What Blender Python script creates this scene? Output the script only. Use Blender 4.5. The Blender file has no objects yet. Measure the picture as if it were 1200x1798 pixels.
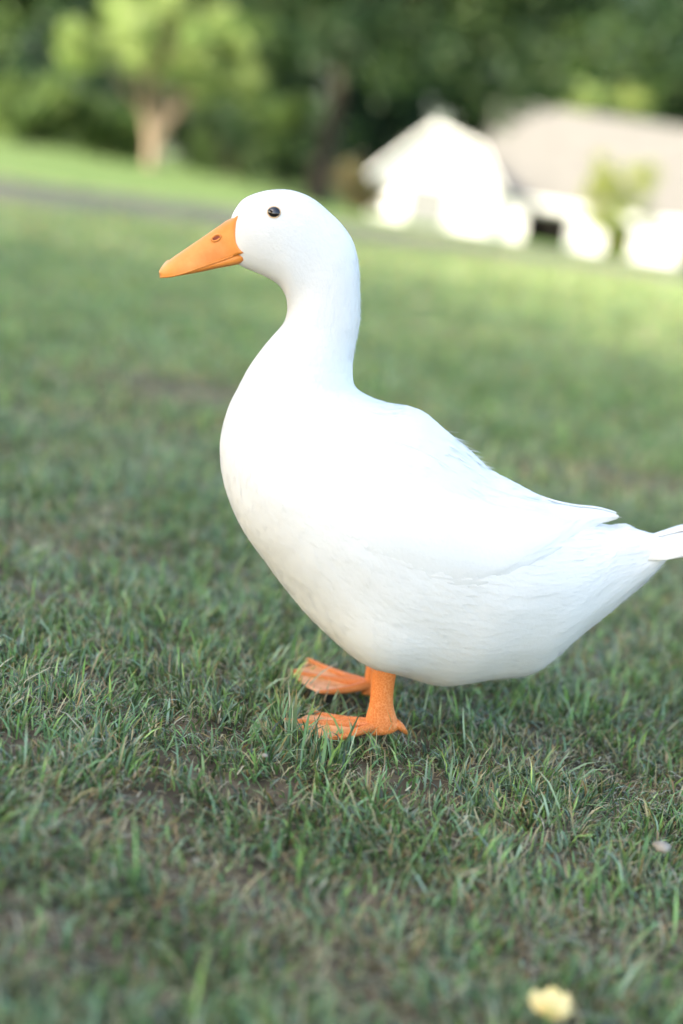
import bpy, bmesh, math, random
import numpy as np
from mathutils import Vector, Matrix
from mathutils.bvhtree import BVHTree

rng = np.random.default_rng(7)
random.seed(7)
SC = bpy.context.scene
COL = SC.collection

# ------------------------------------------------------------------ camera
CAM_H, ROLL, PITCH = 0.54, math.radians(9.0), math.radians(12.97)
FPX = 2497.0                                   # 50 mm on a 36 mm high frame, 1798 px
fw = np.array([0, math.cos(PITCH), -math.sin(PITCH)])
r0 = np.array([1.0, 0, 0]); u0 = np.array([0, math.sin(PITCH), math.cos(PITCH)])
rt = math.cos(ROLL) * r0 + math.sin(ROLL) * u0
up = -math.sin(ROLL) * r0 + math.cos(ROLL) * u0
CP = np.array([0, 0, CAM_H])
def ray(x, y): return fw + (x - 600) / FPX * rt - (y - 899) / FPX * up
def at_y(x, y, Y): d = ray(x, y); return CP + d * (Y / d[1])
def at_z(x, y, Z): d = ray(x, y); return CP + d * ((Z - CAM_H) / d[2])

cam = bpy.data.cameras.new('camera')
cam.sensor_fit = 'VERTICAL'; cam.sensor_height = 36; cam.lens = 50
cam.clip_start = 0.05; cam.clip_end = 3000
cam_o = bpy.data.objects.new('camera', cam); COL.objects.link(cam_o)
M4 = Matrix.Identity(4)
for i, v in enumerate((rt, up, -fw)):
    for j in range(3): M4[j][i] = v[j]
M4.translation = Vector(CP)
cam_o.matrix_world = M4
SC.camera = cam_o
YN = at_z(675, 1285, 0.012)[1]                 # near leg
YD = YN + 0.055                                # middle plane of the duck
cam.dof.use_dof = True
cam.dof.focus_distance = float(np.dot(at_y(640, 800, YN + 0.01) - CP, fw))
cam.dof.aperture_fstop = 1.7
cam.dof.aperture_blades = 9

# ------------------------------------------------------------------ light
SUN_AZ, SUN_EL = math.radians(-122), math.radians(30)     # clockwise from +Y
w = bpy.data.worlds.new('World'); SC.world = w; w.use_nodes = True
nt = w.node_tree; sky = nt.nodes.new('ShaderNodeTexSky')
sky.sky_type = 'NISHITA'; sky.sun_disc = False
sky.sun_elevation = SUN_EL; sky.sun_rotation = SUN_AZ
sky.dust_density = 2.0; sky.air_density = 1.0; sky.ozone_density = 1.0
nt.links.new(sky.outputs[0], nt.nodes['Background'].inputs[0])
nt.nodes['Background'].inputs[1].default_value = 0.15
sd = Vector((math.sin(SUN_AZ) * math.cos(SUN_EL), math.cos(SUN_AZ) * math.cos(SUN_EL), math.sin(SUN_EL)))
sun = bpy.data.lights.new('sun', 'SUN'); sun.energy = 3.2; sun.angle = math.radians(0.5); sun.color = (1, 0.93, 0.80)
sun_o = bpy.data.objects.new('sun', sun); COL.objects.link(sun_o)
sun_o.rotation_euler = (-sd).to_track_quat('-Z', 'Y').to_euler()
SC.view_settings.view_transform = 'Standard'; SC.view_settings.look = 'None'
SC.view_settings.gamma = 1.0; SC.view_settings.exposure = 2.45
SC.view_settings.use_white_balance = True; SC.view_settings.white_balance_temperature = 6950; SC.view_settings.white_balance_tint = 8   # set for the shade
SC.render.engine = 'CYCLES'
SC.cycles.use_denoising = True
SC.cycles.max_bounces = 8

# ------------------------------------------------------------------ helpers
def smooth(a, b, x):
    t = np.clip((x - a) / (b - a), 0, 1); return t * t * (3 - 2 * t)
def vnoise(x, y, seed=0):
    xi = np.floor(x).astype(np.int64); yi = np.floor(y).astype(np.int64)
    fx = x - xi; fy = y - yi; fx = fx * fx * (3 - 2 * fx); fy = fy * fy * (3 - 2 * fy)
    def h(a, b):
        n = (a * 374761393 + b * 668265263 + seed * 974711) & 0xffffffff
        n = ((n ^ (n >> 13)) * 1274126177) & 0xffffffff
        return ((n ^ (n >> 16)) & 0xffff) / 65535.0
    return (h(xi, yi) * (1 - fx) + h(xi + 1, yi) * fx) * (1 - fy) + (h(xi, yi + 1) * (1 - fx) + h(xi + 1, yi + 1) * fx) * fy
def fbm(x, y, seed=0, o=3):
    s = 0; a = 0.5; n = 0
    for k in range(o):
        s = s + a * vnoise(x * 2 ** k, y * 2 ** k, seed + k); n += a; a *= 0.5
    return s / n
def terrain(x, y):
    x = np.asarray(x, float); y = np.asarray(y, float)
    z = smooth(22, 66, y) * (-0.85 * smooth(-5.5, -0.5, x) - 0.04 * np.clip(x, 0, 40))
    near = 1 - smooth(9, 14, np.hypot(x, y))
    return z + near * ((fbm(x / 0.9, y / 0.9, 3) - 0.5) * 0.030 + (fbm(x / 0.22, y / 0.22, 9) - 0.5) * 0.016)

def link(o, parent=None):
    COL.objects.link(o)
    if parent is not None: o.parent = parent
    return o
def tag(o, label=None, cat=None, group=None, kind=None):
    if label: o['label'] = label
    if cat: o['category'] = cat
    if group: o['group'] = group
    if kind: o['kind'] = kind
    return o
def empty(name, loc=(0, 0, 0)):
    o = bpy.data.objects.new(name, None); o.empty_display_size = 0.1; o.location = loc; return link(o)
def mesh_obj(name, V, Fc, mat, parent=None, shade=True, cols=None):
    """V, Fc given in world space; parents sit at plain offsets so subtract their location."""
    V = np.asarray(V, float)
    if parent is not None:
        p = parent; off = np.zeros(3)
        while p is not None: off += np.array(p.location); p = p.parent
        V = V - off
    me = bpy.data.meshes.new(name)
    if isinstance(Fc, np.ndarray):
        nf, k = Fc.shape
        me.vertices.add(len(V)); me.vertices.foreach_set('co', V.astype(np.float32).ravel())
        me.loops.add(nf * k); me.loops.foreach_set('vertex_index', Fc.astype(np.int32).ravel())
        me.polygons.add(nf); me.polygons.foreach_set('loop_start', np.arange(0, nf * k, k, dtype=np.int32))
        me.update(calc_edges=True)
    else:
        me.from_pydata(V.tolist(), [], [list(map(int, f)) for f in Fc])
    if cols is not None:
        a = me.color_attributes.new('tint', 'FLOAT_COLOR', 'POINT')
        c = np.ones((len(V), 4), np.float32); c[:, :3] = cols
        a.data.foreach_set('color', c.ravel())
    if shade: me.polygons.foreach_set('use_smooth', np.ones(len(me.polygons), bool))
    if mat: me.materials.append(mat)
    me.update()
    return link(bpy.data.objects.new(name, me), parent)

def tube(path, radii, n=8, flat=1.0):
    path = np.asarray(path, float); V = []; Fc = []
    ref = np.array([0.13, 0.31, 1.0])
    for i, p in enumerate(path):
        t = path[min(i + 1, len(path) - 1)] - path[max(i - 1, 0)]; t /= np.linalg.norm(t) + 1e-9
        if abs(np.dot(t, ref)) / np.linalg.norm(ref) > 0.95: rr = np.array([1.0, 0, 0])
        else: rr = ref
        a = np.cross(t, rr); a /= np.linalg.norm(a); b = np.cross(t, a)
        for k in range(n):
            q = 2 * math.pi * k / n
            V.append(p + radii[i] * (math.cos(q) * a + flat * math.sin(q) * b))
    for i in range(len(path) - 1):
        for k in range(n):
            Fc.append((i * n + k, i * n + (k + 1) % n, (i + 1) * n + (k + 1) % n, (i + 1) * n + k))
    Fc.append(tuple(range(n))[::-1]); Fc.append(tuple((len(path) - 1) * n + k for k in range(n)))
    return V, Fc
def merge(parts):
    V = []; Fc = []
    for v, f in parts:
        o = len(V); V += list(v); Fc += [tuple(i + o for i in q) for q in f]
    return V, Fc
def box(x0, x1, y0, y1, z0, z1):
    V = [(x, y, z) for z in (z0, z1) for y in (y0, y1) for x in (x0, x1)]
    return V, [(0, 2, 3, 1), (4, 5, 7, 6), (0, 1, 5, 4), (2, 6, 7, 3), (0, 4, 6, 2), (1, 3, 7, 5)]

# ------------------------------------------------------------------ materials
def mat(name, col=(0.5, 0.5, 0.5), rough=0.7, spec=0.3, **kw):
    m = bpy.data.materials.new(name); m.use_nodes = True
    b = m.node_tree.nodes['Principled BSDF']
    b.inputs['Base Color'].default_value = (*col, 1); b.inputs['Roughness'].default_value = rough
    b.inputs['Specular IOR Level'].default_value = spec
    for k, v in kw.items(): b.inputs[k.replace('_', ' ')].default_value = v
    return m
def N(m, t, **kw):
    n = m.node_tree.nodes.new(t)
    for k, v in kw.items():
        if k in n.inputs.keys(): n.inputs[k].default_value = v
        else: setattr(n, k, v)
    return n
def noise_col(m, scale, c1, c2, lo=0.35, hi=0.65, detail=4, bump=0.0, bscale=None, vec=None, bdist=0.01):
    L = m.node_tree.links; b = m.node_tree.nodes['Principled BSDF']
    tc = N(m, 'ShaderNodeTexCoord'); n = N(m, 'ShaderNodeTexNoise', Scale=scale, Detail=detail)
    if vec:
        mp = N(m, 'ShaderNodeMapping'); mp.inputs['Scale'].default_value = vec
        L.new(tc.outputs['Object'], mp.inputs[0]); L.new(mp.outputs[0], n.inputs['Vector'])
    else: L.new(tc.outputs['Object'], n.inputs['Vector'])
    r = N(m, 'ShaderNodeValToRGB'); r.color_ramp.elements[0].position = lo; r.color_ramp.elements[1].position = hi
    r.color_ramp.elements[0].color = (*c1, 1); r.color_ramp.elements[1].color = (*c2, 1)
    L.new(n.outputs[0], r.inputs[0]); L.new(r.outputs[0], b.inputs['Base Color'])
    if bump:
        n2 = N(m, 'ShaderNodeTexNoise', Scale=bscale or scale * 4, Detail=3)
        L.new(tc.outputs['Object'], n2.inputs['Vector'])
        bp = N(m, 'ShaderNodeBump', Strength=bump, Distance=bdist); L.new(n2.outputs[0], bp.inputs['Height'])
        L.new(bp.outputs[0], b.inputs['Normal'])
    return m
def leaf_mat(name, rough=0.5, trans=0.25, spec=0.35, gain=(1.15, 1.2, 0.7)):
    m = bpy.data.materials.new(name); m.use_nodes = True; L = m.node_tree.links
    b = m.node_tree.nodes['Principled BSDF']; out = m.node_tree.nodes['Material Output']
    b.inputs['Roughness'].default_value = rough; b.inputs['Specular IOR Level'].default_value = spec
    a = N(m, 'ShaderNodeAttribute', attribute_name='tint'); L.new(a.outputs['Color'], b.inputs['Base Color'])
    t = N(m, 'ShaderNodeBsdfTranslucent'); mul = N(m, 'ShaderNodeMix', data_type='RGBA', blend_type='MULTIPLY')
    mul.inputs[0].default_value = 1.0; L.new(a.outputs['Color'], mul.inputs[6]); mul.inputs[7].default_value = (*gain, 1)
    L.new(mul.outputs[2], t.inputs['Color'])
    mx = N(m, 'ShaderNodeMixShader'); mx.inputs[0].default_value = trans
    L.new(b.outputs[0], mx.inputs[1]); L.new(t.outputs[0], mx.inputs[2]); L.new(mx.outputs[0], out.inputs['Surface'])
    return m
M_GRASS = leaf_mat('grass_blade', 0.32, 0.28, 0.6)
M_LEAF = leaf_mat('tree_leaf', 0.5, 0.3, 0.3)
M_BARK = noise_col(mat('dark_bark', rough=0.9), 6, (0.02, 0.016, 0.012), (0.055, 0.043, 0.03), bump=0.6, bdist=0.03)
M_PALEBARK = noise_col(mat('pale_bark', rough=0.8), 5, (0.17, 0.125, 0.085), (0.29, 0.225, 0.16), bump=0.3, bdist=0.02)

# ------------------------------------------------------------------ ground
def patch_list():
    # bare or thatchy spots: (x, y, radius, strength)
    P = []
    for px, py, r, s in ((330, 690, 0.30, .9), (1100, 845, .26, .8), (960, 830, .16, .5), (100, 945, .10, .6), (20, 930, .08, .6), (620, 1690, .055, .8),
                         (250, 1470, .055, .75), (330, 1500, .04, .6), (120, 1430, .05, .5), (1000, 1640, .05, .5), (840, 1560, .03, .4), (1090, 1400, .03, .5), (230, 1385, .035, .6), (60, 1640, .05, .5), (420, 1560, .04, .5), (720, 1600, .04, .55), (900, 1500, .03, .4), (190, 740, .2, .5)):
        q = at_z(px, py, 0); P.append((q[0], q[1], r, s))
    return P
PATCH = patch_list()
def bare(x, y):
    b = np.zeros_like(x)
    wob = 0.6 + 0.8 * fbm(x / 0.05, y / 0.05, 21)
    for cx, cy, r, s in PATCH:
        ry = r * (1.0 if r < .1 else 0.75)
        b = np.maximum(b, s * np.exp(-(((x - cx) / r) ** 2 + ((y - cy) / ry) ** 2) * wob))
    b = np.maximum(b, 0.5 * smooth(0.66, 0.8, fbm(x / 0.35, y / 0.35, 33)))
    return b

gx = np.concatenate([-np.geomspace(3, 900, 26)[::-1], np.linspace(-2.85, 2.85, 77), np.geomspace(3, 900, 26)])
gy = np.concatenate([-np.geomspace(2, 400, 16)[::-1], np.linspace(-1.8, 6, 105), np.geomspace(6.2, 1200, 70)])
GX, GY = np.meshgrid(gx, gy)
GZ = terrain(GX, GY)
nx, ny = len(gx), len(gy)
idx = np.arange(nx * ny).reshape(ny, nx)
GF = np.stack([idx[:-1, :-1], idx[:-1, 1:], idx[1:, 1:], idx[1:, :-1]], -1).reshape(-1, 4)
m = mat('lawn_soil', rough=0.95, spec=0.1)
L = m.node_tree.links; b = m.node_tree.nodes['Principled BSDF']
tc = N(m, 'ShaderNodeTexCoord')
n1 = N(m, 'ShaderNodeTexNoise', Scale=22.0, Detail=6.0); n2 = N(m, 'ShaderNodeTexNoise', Scale=0.35, Detail=4.0); n3 = N(m, 'ShaderNodeTexNoise', Scale=3.0, Detail=5.0)
for n in (n1, n2, n3): L.new(tc.outputs['Object'], n.inputs['Vector'])
rs = N(m, 'ShaderNodeValToRGB'); e = rs.color_ramp.elements
e[0].position = .3; e[0].color = (0.05, 0.04, 0.026, 1); e[1].position = .72; e[1].color = (0.19, 0.14, 0.09, 1)
L.new(n1.outputs[0], rs.inputs[0])
rg = N(m, 'ShaderNodeValToRGB'); e = rg.color_ramp.elements
e[0].position = .32; e[0].color = (0.09, 0.15, 0.04, 1); e[1].position = .68; e[1].color = (0.14, 0.195, 0.06, 1)
L.new(n2.outputs[0], rg.inputs[0])
rv = N(m, 'ShaderNodeMix', data_type='RGBA', blend_type='MULTIPLY'); rv.inputs[0].default_value = .5
L.new(rg.outputs[0], rv.inputs[6]); L.new(n3.outputs[0], rv.inputs[7])
sep = N(m, 'ShaderNodeSeparateXYZ'); L.new(tc.outputs['Object'], sep.inputs[0])
mr = N(m, 'ShaderNodeMapRange'); mr.inputs[1].default_value = 1.8; mr.inputs[2].default_value = 4.5; L.new(sep.outputs['Y'], mr.inputs[0])
mx = N(m, 'ShaderNodeMix', data_type='RGBA'); L.new(mr.outputs[0], mx.inputs[0]); L.new(rs.outputs[0], mx.inputs[6]); L.new(rv.outputs[2], mx.inputs[7])
L.new(mx.outputs[2], b.inputs['Base Color'])
bp = N(m, 'ShaderNodeBump', Strength=0.8, Distance=0.01); L.new(n1.outputs[0], bp.inputs['Height']); L.new(bp.outputs[0], b.inputs['Normal'])
at_ = N(m, 'ShaderNodeAttribute', attribute_name='tint'); iv = N(m, 'ShaderNodeMath', operation='SUBTRACT'); iv.inputs[0].default_value = 1.0; L.new(at_.outputs['Fac'], iv.inputs[1])
ml = N(m, 'ShaderNodeMath', operation='MULTIPLY'); L.new(mr.outputs[0], ml.inputs[0]); L.new(iv.outputs[0], ml.inputs[1]); L.new(ml.outputs[0], mx.inputs[0])
ground = mesh_obj('ground', np.stack([GX.ravel(), GY.ravel(), GZ.ravel()], 1), GF, m, cols=np.repeat((bare(GX, GY) * (GY < 8)).reshape(-1, 1), 3, 1))
tag(ground, 'wide lawn ground sloping gently toward the barn', kind='structure')

# driveway
cl = np.array([(-30, -2), (-14, 5), (-6, 10.2), (-3.5, 12.6), (-1.8, 14.8), (0, 17.2), (2, 18.6), (5, 19.2), (12, 18.6), (30, 15), (60, 8)], float)
tt = np.linspace(0, len(cl) - 1, 120)
cx = np.interp(tt, range(len(cl)), cl[:, 0]); cy = np.interp(tt, range(len(cl)), cl[:, 1])
k = np.ones(9) / 9
cx = np.convolve(np.pad(cx, 4, 'edge'), k, 'valid'); cy = np.convolve(np.pad(cy, 4, 'edge'), k, 'valid')
dx, dy = np.gradient(cx), np.gradient(cy); dl = np.hypot(dx, dy)
V = []; Fc = []
for i in range(120):
    for j in range(5):
        o_ = (j / 4 - .5) * 3.8 * (1 + .06 * math.sin(i * 1.7 + j))
        x_, y_ = cx[i] - dy[i] / dl[i] * o_, cy[i] + dx[i] / dl[i] * o_
        V.append((x_, y_, float(terrain(x_, y_)) + .012 + .03 * (1 - (2 * j / 4 - 1) ** 2)))
for i in range(119):
    for j in range(4): Fc.append((i * 5 + j, i * 5 + j + 1, (i + 1) * 5 + j + 1, (i + 1) * 5 + j))
M_GRAVEL = noise_col(mat('gravel', rough=0.95), 1.2, (0.09, 0.09, 0.05), (0.14, 0.115, 0.08), bump=0.5)
tag(mesh_obj('driveway', V, Fc, M_GRAVEL), 'grey gravel driveway crossing the lawn behind the duck', kind='structure')

# ------------------------------------------------------------------ duck
duck = empty('duck', (0.08, YD, 0.0))
tag(duck, 'white domestic duck with orange bill and legs standing on the lawn', 'duck')
M_WHITE = mat('white_plumage', (0.87, 0.86, 0.83), 0.85, 0.15, Sheen_Weight=0.15)
noise_col(M_WHITE, 9, (0.69, 0.68, 0.645), (0.735, 0.73, 0.71), bump=0.12, bscale=260, bdist=0.002)
_l = M_WHITE.node_tree.links; _b = M_WHITE.node_tree.nodes['Principled BSDF']; _o = M_WHITE.node_tree.nodes['Material Output']
_t = N(M_WHITE, 'ShaderNodeBsdfTranslucent', Color=(0.8, 0.78, 0.74, 1)); _m = N(M_WHITE, 'ShaderNodeMixShader'); _m.inputs[0].default_value = .04
_l.new(_b.outputs[0], _m.inputs[1]); _l.new(_t.outputs[0], _m.inputs[2])
M_VANE = M_WHITE.copy(); M_VANE.name = 'white_vane'
_l = M_VANE.node_tree.links; _l.new(M_VANE.node_tree.nodes['Mix Shader'].outputs[0], M_VANE.node_tree.nodes['Material Output'].inputs['Surface'])
M_BELLY = mat('cream_plumage', (0.84, 0.79, 0.66), 0.85, 0.15)

SEC = [  # dorsal x, y, ventral x, y, half width (px at the duck's plane)
 (402,398,408,448,9),(405,388,413,458,17),(412,370,424,467,25),(428,350,440,474,34),(455,338,462,483,42),(485,333,482,494,46.5),(515,335,495,506,48.5),
 (548,348,503,522,48),(580,374,505,536,46),(605,400,505,547,45),(622,429,502,560,46),(630,468,496,571,48),(632,515,485,584,52),
 (632,560,470,601,57),(627,590,452,624,64),(621,622,436,648,72),(619,655,420,679,82),(622,677,404,712,94),(634,690,394,748,108),
 (656,702,389,785,124),(690,713,393,832,141),(722,719,408,884,157),(752,733,434,934,171),(785,760,464,973,182),(820,790,502,1024,188),
 (860,827,548,1078,188),(900,850,602,1119,184),(940,872,680,1158,176),(975,890,765,1191,163),(1005,906,846,1184,142),(1040,918,918,1176,116),
 (1072,926,966,1148,92),(1095,920,1011,1111,74),(1120,930,1061,1074,57),(1145,938,1108,1036,45),(1170,940,1149,1000,38),(1195,937,1180,970,28),(1222,932,1216,950,14)]
sec = np.array(SEC, float)
def catmull(a, n):
    out = []
    for i in range(len(a) - 1):
        p0, p1, p2, p3 = a[max(i - 1, 0)], a[i], a[i + 1], a[min(i + 2, len(a) - 1)]
        for t in np.arange(n) / n:
            out.append(.5 * ((2 * p1) + (-p0 + p2) * t + (2 * p0 - 5 * p1 + 4 * p2 - p3) * t * t + (-p0 + 3 * p1 - 3 * p2 + p3) * t ** 3))
    out.append(a[-1]); return np.array(out)
SS = catmull(sec, 5)
PXM = np.linalg.norm(at_y(700, 700, YD) - at_y(701, 700, YD))     # metres per photo pixel at the duck
T = 64
phi = np.arange(T) / T * 2 * math.pi
GP = np.zeros((len(SS), T, 3))
for i, s in enumerate(SS):
    D = at_y(s[0], s[1], YD); Vn = at_y(s[2], s[3], YD)
    c = (D + Vn) / 2; h = (D - Vn) / 2; hw = s[4] * PXM
    ex = 2 / 2.15
    cc = np.sign(np.cos(phi)) * np.abs(np.cos(phi)) ** ex; sn = np.sign(np.sin(phi)) * np.abs(np.sin(phi)) ** ex
    GP[i] = c + cc[:, None] * h; GP[i, :, 1] = YD - sn * hw
def grid_normals(P, wrap=True):
    ds = np.gradient(P, axis=0)
    if wrap: dp = np.roll(P, -1, 1) - np.roll(P, 1, 1)
    else: dp = np.gradient(P, axis=1)
    n = np.cross(ds, dp); n /= np.linalg.norm(n, axis=2, keepdims=True) + 1e-12
    return n, ds
# thigh swelling of the near and far leg (part of the one body surface)
for side in (-1, 1):
    th = at_y(672, 1112, YD + side * 0.055)
    d = np.linalg.norm((GP - th) / np.array([.042, .045, .045]), axis=2)
    wgt = np.exp(-d ** 2) * (np.sign(GP[..., 1] - YD) == side)
    GP[..., 2] -= 0.012 * wgt; GP[..., 1] += side * 0.020 * wgt
GN, GS = grid_normals(GP)
cen = GP.mean(1, keepdims=True)
if ((GP - cen) * GN).sum() < 0: GN = -GN
nS = len(SS)
# soft feather lumps so the flank is not a perfect loft
lump = (fbm(np.linspace(0, 14, nS)[:, None] + 0 * phi[None], 3 + 3 * np.cos(phi)[None] + 0 * np.linspace(0, 1, nS)[:, None], 5) - .5)
GP += GN * (lump * 0.006 * smooth(14 * 5, 22 * 5, np.arange(nS))[:, None])[..., None]
idx = np.arange(nS * T).reshape(nS, T)
Fb = np.stack([idx[:-1], np.roll(idx, -1, 1)[:-1], np.roll(idx, -1, 1)[1:], idx[1:]], -1).reshape(-1, 4)
Bfaces = [tuple(f) for f in Fb] + [tuple(idx[0])[::-1], tuple(idx[-1])]
body = mesh_obj('body', GP.reshape(-1, 3), Bfaces, M_WHITE, duck)
bm_ = bmesh.new(); bm_.from_mesh(body.data); bmesh.ops.recalc_face_normals(bm_, faces=bm_.faces); bm_.to_mesh(body.data); bm_.free()
BVH = BVHTree.FromPolygons([tuple(p) for p in GP.reshape(-1, 3)], Bfaces)
def side_hit(px, py, bvh=None, side=-1):
    """Point on the duck's near (or far) surface seen at profile position (px, py) of its middle plane."""
    q = at_y(px, py, YD)
    r = (bvh or BVH).ray_cast(Vector((q[0], YD + side * 1.0, q[2])), Vector((0, -side, 0)))
    if r[0] is None: return None, None
    return np.array(r[0]), np.array(r[1])

def bil(A, s, p, wrap=True):
    nS_, nT = A.shape[:2]
    s = np.clip(s, 0, nS_ - 1.001); i = np.floor(s).astype(int); f = (s - i)[..., None]
    if wrap: p = p % nT; j = np.floor(p).astype(int) % nT; j2 = (j + 1) % nT
    else: p = np.clip(p, 0, nT - 1.001); j = np.floor(p).astype(int); j2 = j + 1
    g = (p - np.floor(p))[..., None]
    return (A[i, j] * (1 - f) + A[i + 1, j] * f) * (1 - g) + (A[i, j2] * (1 - f) + A[i + 1, j2] * f) * g
FN = {}
def id_key(V): return tuple(np.round(np.asarray(V).reshape(-1, 3)[0], 9))
def soft(o, *Vs):
    """Shade vanes mostly like the plumage surface they lie on."""
    nv = np.vstack([FN[id_key(v)] for v in Vs]); me = o.data; own = np.zeros(len(me.vertices) * 3, np.float32); me.vertices.foreach_get('normal', own)
    own = own.reshape(-1, 3); own *= np.sign((own * nv).sum(1, keepdims=True) + 1e-9); nn = nv * .35 + own * .65; nn /= np.linalg.norm(nn, axis=1, keepdims=True) + 1e-9
    me.normals_split_custom_set_from_vertices(nn.tolist()); return o
def feathers(P, Nn, s, p, Ln, wd, lift, wrap=True, rows=(0, .35, .7, 1), wr=(.45, 1, .85, .12), lo=(-.0008, .00009, .00018, .00026), tw=0.0):
    """Overlapping vane-shaped feathers that follow the surface P(s, p); each has a ridge along its shaft."""
    n = len(s); nS_, nT = P.shape[:2]
    ds = np.linalg.norm(np.gradient(P, axis=0), axis=2); dp = np.linalg.norm((np.roll(P, -1, 1) - P) if wrap else np.gradient(P, axis=1), axis=2)
    DS = np.maximum(bil(ds[..., None], s, p, wrap)[:, 0], 2e-4); DP = np.maximum(bil(dp[..., None], s, p, wrap)[:, 0], 2e-4)
    R = len(rows); V = np.zeros((n, R, 3, 3)); NV_ = np.zeros((n, R, 3, 3)); tw = tw + rng.normal(0, .12, n)
    for r_, t in enumerate(rows):
        for c_, e_ in enumerate((-1, 0, 1)):
            s_ = s + t * Ln / DS; p_ = p + (e_ * wr[r_] * wd * .5 + t * Ln * tw) / DP
            q = bil(P, s_, p_, wrap); nn = bil(Nn, s_, p_, wrap)
            over = np.maximum(s_ - (nS_ - 1.001), 0)[:, None]
            NV_[:, r_, c_] = nn; V[:, r_, c_] = q + nn * (lo[r_] * np.clip(Ln / .02, .22, 1.5) + lift * t ** 2 + (0.0003 if e_ == 0 else 0) * (wd / .012))[:, None] + over * np.array([0.002, 0, 0])
    base = (np.arange(n) * R * 3)[:, None]
    q = np.array([(r_ * 3 + c_, r_ * 3 + c_ + 1, r_ * 3 + c_ + 4, r_ * 3 + c_ + 3) for r_ in range(R - 1) for c_ in range(2)])
    FN[id_key(V)] = NV_.reshape(-1, 3)
    return V.reshape(-1, 3), (base[:, :, None] + q[None]).reshape(-1, 4)
def pick(P, n, wfun):
    ds = np.gradient(P, axis=0); dp = np.roll(P, -1, 1) - P
    a = np.linalg.norm(np.cross(ds, dp), axis=2); S_, T_ = np.meshgrid(np.arange(P.shape[0]), np.arange(P.shape[1]), indexing='ij')
    wt = a * wfun(S_, T_); wt = wt.ravel() / wt.sum()
    k_ = rng.choice(len(wt), n, p=wt); return k_ // P.shape[1] + rng.random(n), (k_ % P.shape[1]) + rng.random(n)
def flen(s): return np.interp(s / 5, [0, 4, 9, 14, 18, 22, 30, 37], [.0035, .005, .006, .008, .013, .020, .024, .022])
# smaller feathers are denser
s_, p_ = pick(GP, 17000, lambda S_, T_: 1 / flen(S_) ** 1.6 * (S_ > 10) * (S_ < nS - 6))
ln = flen(s_) * rng.uniform(.8, 1.25, len(s_))
V1, F1 = feathers(GP, GN, s_, p_, ln * 1.25, ln * .42, rng.uniform(0, .00065, len(s_)) * ln / .02)
# ruffled scapulars along the back ridge, breast and thigh edges
s2 = rng.uniform(20 * 5, 25.5 * 5, 170); p2 = rng.normal(0, 3.5, 170)
l2 = rng.uniform(.022, .036, 170); V2, F2 = feathers(GP, GN, s2, p2, l2, l2 * .5, rng.uniform(.0, .0005, 170))
V3, F3 = V1, F1
F2 = F2 + len(V1)
soft(mesh_obj('contour_feathers', np.vstack([V1, V2]), np.vstack([F1, F2]), M_VANE, body), V1, V2)['kind'] = 'stuff'
# fine down: loose barbs along the flow of the plumage
def barbs(n, wf, l0, l1, lift0, lift1, wd):
    s, p = pick(GP, n, wf); ll = rng.uniform(l0, l1, n)
    return feathers(GP, GN, s, p, ll, np.full(n, wd), rng.uniform(lift0, lift1, n), rows=(0, .5, 1), wr=(1, .8, .1), lo=(-.0005, .0006, .0010))
belly_w = lambda S_, T_: (S_ > 126) * (S_ < nS - 4) * np.exp(-((T_ - 32) / 11.0) ** 2)
head_w = lambda S_, T_: (S_ > 14) * (S_ < 95) * 1.0
Va, Fa = barbs(5000, belly_w, .008, .017, .0001, .0022, .0010)
Vb, Fbb = barbs(6000, head_w, .003, .006, .0, .0010, .0005)
Vd, Fd = barbs(1500, lambda S_, T_: (S_ > 128) * (S_ < 178) * np.exp(-((T_ - 32) / 4.5) ** 2), .010, .022, .0005, .0045, .0013)
Ve, Fe = barbs(900, lambda S_, T_: (S_ > 96) * (S_ < 135) * np.exp(-((T_ - 32) / 5) ** 2), .006, .012, .0002, .0013, .0010)
Va, Fa = np.vstack([Va, Vd, Ve]), np.vstack([Fa, Fd + len(Va), Fe + len(Va) + len(Vd)]); FN[id_key(Va)] = np.vstack([FN[id_key(Va)], FN[id_key(Vd)], FN[id_key(Ve)]])
s_n = np.concatenate([rng.uniform(52, 75, 420), rng.uniform(114, 124, 80)]); p_n = rng.normal(0, 3.0, 500)
Vc, Fcc = feathers(GP, GN, s_n, p_n, np.where(s_n > 100, rng.uniform(.012, .020, 500), rng.uniform(.004, .008, 500)), np.where(s_n > 100, .0022, .0011), np.where(s_n > 100, rng.uniform(.001, .007, 500), rng.uniform(.0005, .0024, 500)), rows=(0, .5, 1), wr=(1, .8, .1), lo=(-.0005, .0006, .0010))
soft(mesh_obj('down', np.vstack([Va, Vb, Vc]), np.vstack([Fa, Fbb + len(Va), Fcc + len(Va) + len(Vb)]), M_VANE, body), Va, Vb, Vc)['kind'] = 'stuff'

# feather skirt where the shank leaves the plumage
Vk, Fk = [], []
for side in (-1, 1):
    c0 = at_y(681, 1146, YN) if side < 0 else at_y(670, 1125, YD + .055)
    for q in range(260):
        a = rng.random() * 2 * math.pi; r_ = rng.uniform(.8, 1.1); b0 = c0 + np.array([math.cos(a) * .0175 * r_, math.sin(a) * .0165 * r_, rng.uniform(-.002, .006)])
        d = np.array([math.cos(a) * .05 + .25, math.sin(a) * .10, -1.0]) + rng.normal(0, .12, 3); d /= np.linalg.norm(d); l = rng.uniform(.006, .014)
        t_ = np.array([-math.sin(a), math.cos(a), 0]) * .0011; k_ = len(Vk)
        Vk += [b0 - t_, b0 + t_, b0 + d * l * .6 + t_ * .7, b0 + d * l, b0 + d * l * .6 - t_ * .7]; Fk.append((k_, k_ + 1, k_ + 2, k_ + 3, k_ + 4))
mesh_obj('thigh_feathers', Vk, Fk, M_WHITE, body)['kind'] = 'stuff'

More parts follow.
